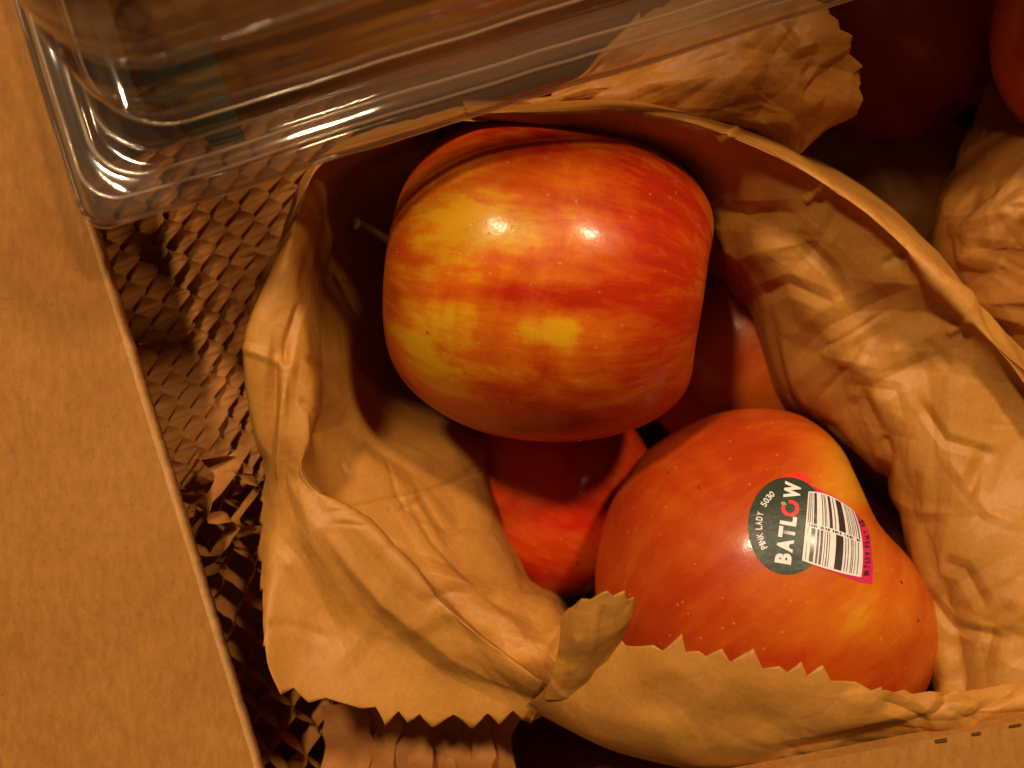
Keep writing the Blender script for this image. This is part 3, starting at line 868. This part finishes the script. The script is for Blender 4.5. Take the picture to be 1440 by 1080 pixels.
front = [  # zigzag hem last; starts low on the outside
    [(700, 900, 4.5), (728, 980, 11), (745, 986, 12.4), (765, 970, 13), (780, 950, 13.2), (795, 925, 13.3), (800, 905, 13.4)],
    [(740, 942, 4.5), (770, 1005, 11.08), (785, 1011, 12.5), (800, 992, 13.1), (815, 958, 13.3), (835, 920, 13.5), (850, 900, 13.6)],
    [(810, 984, 4.5), (835, 1038, 11.2), (840, 1042, 12.65), (850, 1014, 13.35), (862, 976, 13.65), (880, 935, 13.85), (893, 912, 13.95)],
    [(890, 1008, 4.5), (905, 1062, 11.28), (910, 1066, 12.75), (920, 1031, 13.55), (932, 987, 13.85), (945, 945, 14.15), (952, 917, 14.25)],
    [(970, 1026, 4.5), (985, 1080, 11.36), (988, 1082, 12.85), (992, 1043, 13.65), (1000, 996, 14.05), (1008, 955, 14.35), (1013, 930, 14.45)],
    [(1060, 1030, 4.5), (1070, 1084, 11.4), (1072, 1084, 12.7), (1070, 1050, 13.7), (1072, 1005, 14.1), (1078, 968, 14.4), (1083, 942, 14.5)],
    [(1150, 1126, 4.5), (1150, 1088, 11.44), (1150, 1068, 12.75), (1145, 1041, 13.55), (1145, 1011, 14.05), (1150, 982, 14.25), (1155, 956, 14.35)],
    [(1230, 1110, 4.5), (1235, 1060, 11.44), (1230, 1042, 12.75), (1222, 1030, 13.45), (1220, 1012, 13.85), (1222, 990, 14.05), (1228, 972, 14.05)],
    [(1310, 1090, 4.5), (1320, 1042, 11.36), (1318, 1030, 12.65), (1308, 1022, 13.35), (1300, 1008, 13.65), (1298, 990, 13.65), (1300, 976, 13.55)],
    [(1400, 1070, 4.5), (1405, 1036, 11.24), (1400, 1026, 12.5), (1395, 1015, 13.2), (1390, 1000, 13.4), (1388, 985, 13.3), (1388, 972, 13.1)],
    [(1500, 1060, 4.5), (1500, 1030, 11.16), (1495, 1018, 12.4), (1490, 1000, 13.1), (1485, 985, 13.3), (1480, 970, 13.2), (1480, 955, 13)],
]
fc = [([(1080, 1062), (1180, 1045), (1310, 1012)], .08, 16), ([(1240, 985), (1280, 1000), (1310, 1020)], .12, 16), ([(1310, 1020), (1335, 985), (1330, 970)], .14, 16),
      ([(1360, 1010), (1400, 985), (1430, 965)], .10, 12), ([(1330, 985), (1380, 1000)], -.1, 14), ([(900, 960), (960, 1000), (1000, 1050)], .05, 40)]
mk3 = lambda fu, fv: .25 + .75 * np.clip((fu - .62) / .2, 0, 1)
def hemf(x, t=teeth(.55, .36, 9)):
    return t(x) * (1.0 if x < 6.4 else .25)
paper_sheet("front_wall", front, 420, 160, bag, M['paper'], 21, .2, .11, 2.4, .8, fc, mk3, hemf, flip=True, third=(.35, .014), folds=26)

corner = [  # torn corner of the hem standing up beside the sticker apple
    [(765, 985, 13.0), (775, 955, 13.3), (785, 920, 13.6), (790, 890, 13.9), (790, 868, 14.0), (800, 856, 14.1)],
    [(790, 985, 13.1), (800, 955, 13.5), (806, 920, 13.8), (810, 885, 14.2), (812, 862, 14.4), (818, 848, 14.5)],
    [(815, 975, 13.2), (825, 950, 13.6), (832, 918, 14.0), (836, 885, 14.4), (842, 856, 14.6), (848, 836, 14.7)],
    [(835, 965, 13.3), (845, 940, 13.6), (854, 910, 13.9), (862, 880, 14.2), (870, 858, 14.4), (876, 842, 14.5)],
    [(858, 945, 13.4), (864, 925, 13.6), (870, 905, 13.7), (878, 885, 13.9), (884, 866, 14.1), (890, 846, 14.2)],
]
paper_sheet("torn_corner", corner, 90, 70, bag, M['paper'], 31, .07, .04, 1.2, .5, [([(835, 960), (845, 900), (850, 850)], .06, 14), ([(800, 950), (815, 890)], -.05, 10)], None, teeth(.5, .32, 4), flip=True)

back = [  # the hem flaring out behind the rim
    [(700, 170, 10.7), (720, 155, 11.5), (740, 138, 11.7), (770, 118, 11.5), (800, 98, 11.45), (825, 82, 11.38)],
    [(800, 175, 10.7), (820, 150, 11.5), (845, 122, 11.7), (870, 92, 11.6), (890, 60, 11.55), (905, 20, 11.48)],
    [(900, 180, 10.7), (920, 152, 11.4), (950, 115, 11.8), (975, 75, 11.8), (1000, 30, 11.75), (1020, -20, 11.68)],
    [(1000, 190, 10.7), (1018, 168, 11.3), (1045, 130, 11.8), (1080, 90, 11.9), (1110, 40, 11.85), (1135, -10, 11.78)],
    [(1060, 210, 10.5), (1075, 190, 11.1), (1100, 160, 11.5), (1135, 120, 11.6), (1170, 85, 11.55), (1190, 62, 11.48)],
    [(1085, 230, 10.3), (1100, 210, 10.7), (1122, 185, 11.1), (1155, 155, 11.1), (1185, 130, 11.05), (1205, 115, 10.98)],
    [(1100, 250, 10.1), (1112, 230, 10.4), (1130, 210, 10.6), (1155, 190, 10.6), (1180, 172, 10.55), (1198, 160, 10.48)],
    [(1110, 280, 9.9), (1118, 260, 10), (1128, 240, 10.1), (1136, 225, 10.1), (1140, 212, 10.05), (1142, 204, 9.98)],
]
bc = [([(1035, 60), (1090, 75), (1130, 20)], .12, 20), ([(1095, 30), (1120, 70), (1150, 60)], -.14, 14), ([(1130, 95), (1150, 110), (1130, 140)], .12, 20), ([(850, 90), (940, 100), (1040, 70)], .10, 20),
      ([(760, 130), (900, 150), (1010, 150), (1090, 170)], -.06, 20)]
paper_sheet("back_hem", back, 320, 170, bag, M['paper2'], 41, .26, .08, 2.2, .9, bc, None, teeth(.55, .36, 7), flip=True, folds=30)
for ch in bag.children:
    md = ch.modifiers.new("thickness", 'SOLIDIFY'); md.thickness = .00014; md.offset = 0

# second bag at the right edge
bag2 = thing("paper_bag", tuple(P(1480, 420, 0.1)), "crumpled closed paper bag at the right edge, under the orange apple", "paper bag", "brown paper bags")
bag2c = [
    [(1400, 120, 6), (1440, 130, 8.5), (1500, 110, 9.5), (1600, 90, 9.5), (1700, 90, 8)],
    [(1350, 200, 6), (1390, 210, 9), (1450, 190, 10.4), (1560, 170, 10.6), (1700, 150, 9)],
    [(1322, 300, 6), (1350, 300, 9.4), (1420, 270, 10.8), (1540, 250, 11.2), (1700, 230, 9)],
    [(1315, 380, 6), (1340, 370, 9.4), (1410, 350, 10.8), (1540, 330, 11.2), (1700, 310, 9)],
    [(1345, 430, 6), (1370, 420, 9.2), (1430, 410, 10.4), (1550, 400, 11), (1700, 390, 9)],
    [(1385, 500, 6), (1410, 480, 8.8), (1460, 470, 9.8), (1560, 460, 10.2), (1700, 460, 8.6)],
    [(1430, 580, 5), (1450, 560, 8), (1500, 540, 9), (1580, 530, 9.2), (1700, 530, 8)],
]
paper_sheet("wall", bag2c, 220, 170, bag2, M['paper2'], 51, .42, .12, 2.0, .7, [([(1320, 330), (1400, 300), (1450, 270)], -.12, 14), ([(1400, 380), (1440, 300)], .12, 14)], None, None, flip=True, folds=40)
# dark folded paper lying deep between the bags
pb = [
    [(1100, 150, 1.5), (1180, 180, 2.6), (1260, 150, 3.2), (1360, 180, 2.6), (1440, 200, 1.6)],
    [(1120, 250, 1.6), (1190, 260, 3), (1270, 250, 3.6), (1350, 270, 3), (1430, 280, 2)],
    [(1150, 330, 1.4), (1220, 340, 2.6), (1290, 330, 3.2), (1360, 340, 2.6), (1420, 350, 1.6)],
    [(1200, 430, 0.8), (1250, 420, 1.6), (1310, 420, 2), (1370, 420, 1.6), (1420, 430, 1)],
]
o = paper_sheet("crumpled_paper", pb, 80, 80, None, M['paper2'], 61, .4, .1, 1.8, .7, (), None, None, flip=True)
tag(o, "crumpled brown paper deep in the dark gap between the two bags", "paper")

under = [
    [(40, -260, 5.4), (60, -120, 6.4), (110, 0, 7), (180, 100, 6.8), (260, 200, 5.8)],
    [(200, -260, 6.4), (260, -120, 7.6), (310, 0, 8.4), (350, 110, 8), (400, 190, 6.4)],
    [(450, -260, 7.2), (540, -140, 8.8), (590, -20, 9.6), (620, 90, 9.2), (640, 150, 7.4)],
    [(600, -280, 7.2), (680, -160, 8.8), (720, -50, 9.6), (750, 60, 9.3), (770, 130, 7.4)],
    [(760, -300, 7), (830, -180, 8.6), (870, -80, 9.4), (890, 20, 9.1), (900, 100, 7.4)],
    [(930, -320, 6.4), (980, -200, 8), (1010, -120, 8.6), (1030, -40, 8.4), (1040, 60, 7)],
]
o = paper_sheet("wrapping_paper", under, 110, 90, None, M['paper'], 71, .22, .06, 2.2, .8, (), None, teeth(.6, .2, 5), flip=True)
tag(o, "rounded sheet of orange brown paper showing through the clear plastic container", "paper")

# ------------------------------------------------------------------ clear plastic container
ex = np.array([.956, .294, 0]); ey = np.array([-.294, .956, 0])
c0 = P(128, 328, 14.5)
LX, LY = 19.0, 13.5
def loop(inset, z, r, nseg=10, ns=44):
    pts = []
    x0, y0, x1, y1 = inset, inset, LX - inset, LY - inset
    cs = [((x0 + r, y0 + r), 180), ((x1 - r, y0 + r), 270), ((x1 - r, y1 - r), 0), ((x0 + r, y1 - r), 90)]
    for k, (c, a0) in enumerate(cs):
        for i in range(nseg + 1):
            a = R(a0 + 90 * i / nseg)
            pts.append((c[0] + r * math.cos(a), c[1] + r * math.sin(a)))
        nxt, b0 = cs[(k + 1) % 4]
        s = np.array(pts[-1]); e = np.array((nxt[0] + r * math.cos(R(b0)), nxt[1] + r * math.sin(R(b0))))
        for i in range(1, ns): pts.append(tuple(s + (e - s) * i / ns))
    out = []
    for (x, y) in pts:
        w = .05 * mnoise.noise(Vector((x * .5, y * .5, z * .9))) + .012 * mnoise.noise(Vector((x * 1.5, y * 1.5, z * 2)))
        out.append(c0 * [1, 1, 0] + ex * (x + w) + ey * (y + w) + np.array([0, 0, z + w * .6]))
    return out
def loft(name, secs, parent, cap=False, mat='plastic'):
    rows = np.array([loop(*s) for s in secs])
    k, n = rows.shape[:2]
    v = np.swapaxes(rows, 0, 1).reshape(-1, 3)
    f = grid_faces(n, k, True)
    if cap: f.append(tuple(i * k + k - 1 for i in range(n)))
    return mesh_obj(name, v, f, M[mat], parent)
tub = thing("plastic_container", tuple(c0 + ex * LX / 2 + ey * LY / 2 - np.array([0, 0, .3])), "clear plastic fruit container lying across the top of the box", "container")
loft("rim", [(0.05, 14.55, .5), (0.0, 14.6, .5), (0, 14.85, .5), (.08, 14.96, .55), (.2, 15, .65), (.55, 15, .9), (.64, 14.96, .95), (.72, 14.8, 1.0), (.8, 14.76, 1.05), (.88, 14.8, 1.1)], tub, False, 'plastic_rim')
loft("body", [(0.9, 14.82, 1.1), (0.92, 15.2, 1.2), (0.95, 15.4, 1.3), (1.02, 15.5, 1.4), (1.07, 15.52, 1.5), (1.11, 15.8, 1.5), (1.13, 16.23, 1.55), (1.08, 16.3, 1.55), (1.13, 16.37, 1.55), (1.15, 16.8, 1.6), (1.17, 17.3, 1.6), (1.23, 17.42, 1.7), (1.29, 17.45, 1.8), (1.32, 17.7, 1.8), (1.337, 18.13, 1.83), (1.287, 18.2, 1.83), (1.337, 18.27, 1.83), (1.353, 18.63, 1.87), (1.303, 18.7, 1.87), (1.353, 18.77, 1.87), (1.37, 19.2, 1.9), (1.4, 19.8, 1.9), (1.48, 20.1, 2), (1.6, 20.25, 2.1), (1.88, 20.2, 2.2), (2.03, 19.9, 2.2), (2.18, 19.8, 2.3), (2.88, 19.8, 2.4)], tub, True)
loft("base_rim", [(.06, 14.26, .5), (.04, 14.4, .5), (.1, 14.47, .55), (.5, 14.47, .8), (.58, 14.4, .85), (.66, 14.2, .9), (.9, 14.1, 1.1), (1.1, 13.9, 1.2), (1.4, 13.85, 1.4)], tub, False, 'plastic_rim')
for ins, zz, rr_, rad in ((.0, 14.52, .5, .045), (.3, 15.03, .7, .03), (.62, 15.0, .95, .035), (.92, 15.2, 1.15, .03), (1.12, 15.54, 1.5, .03)):
    loft("rim_ridge", [(ins + rad * math.cos(R(a)), zz + rad * math.sin(R(a)), rr_) for a in range(0, 361, 60)], tub, False, 'plastic_bead')
M['label'] = flat_material("dark_label", (.012, .012, .007), .85, .08)
la = [P(190, 92, 14.6), P(296, 62, 14.6), P(345, 196, 14.5), P(300, 206, 14.5), P(222, 146, 14.5)]
lv = la + [p - np.array([0, 0, .05]) for p in la]
mesh_obj("label", lv, [(0, 1, 2, 3, 4), (9, 8, 7, 6, 5)] + [(i, (i + 1) % 5, 5 + (i + 1) % 5, 5 + i) for i in range(5)], M['label'], tub, False)
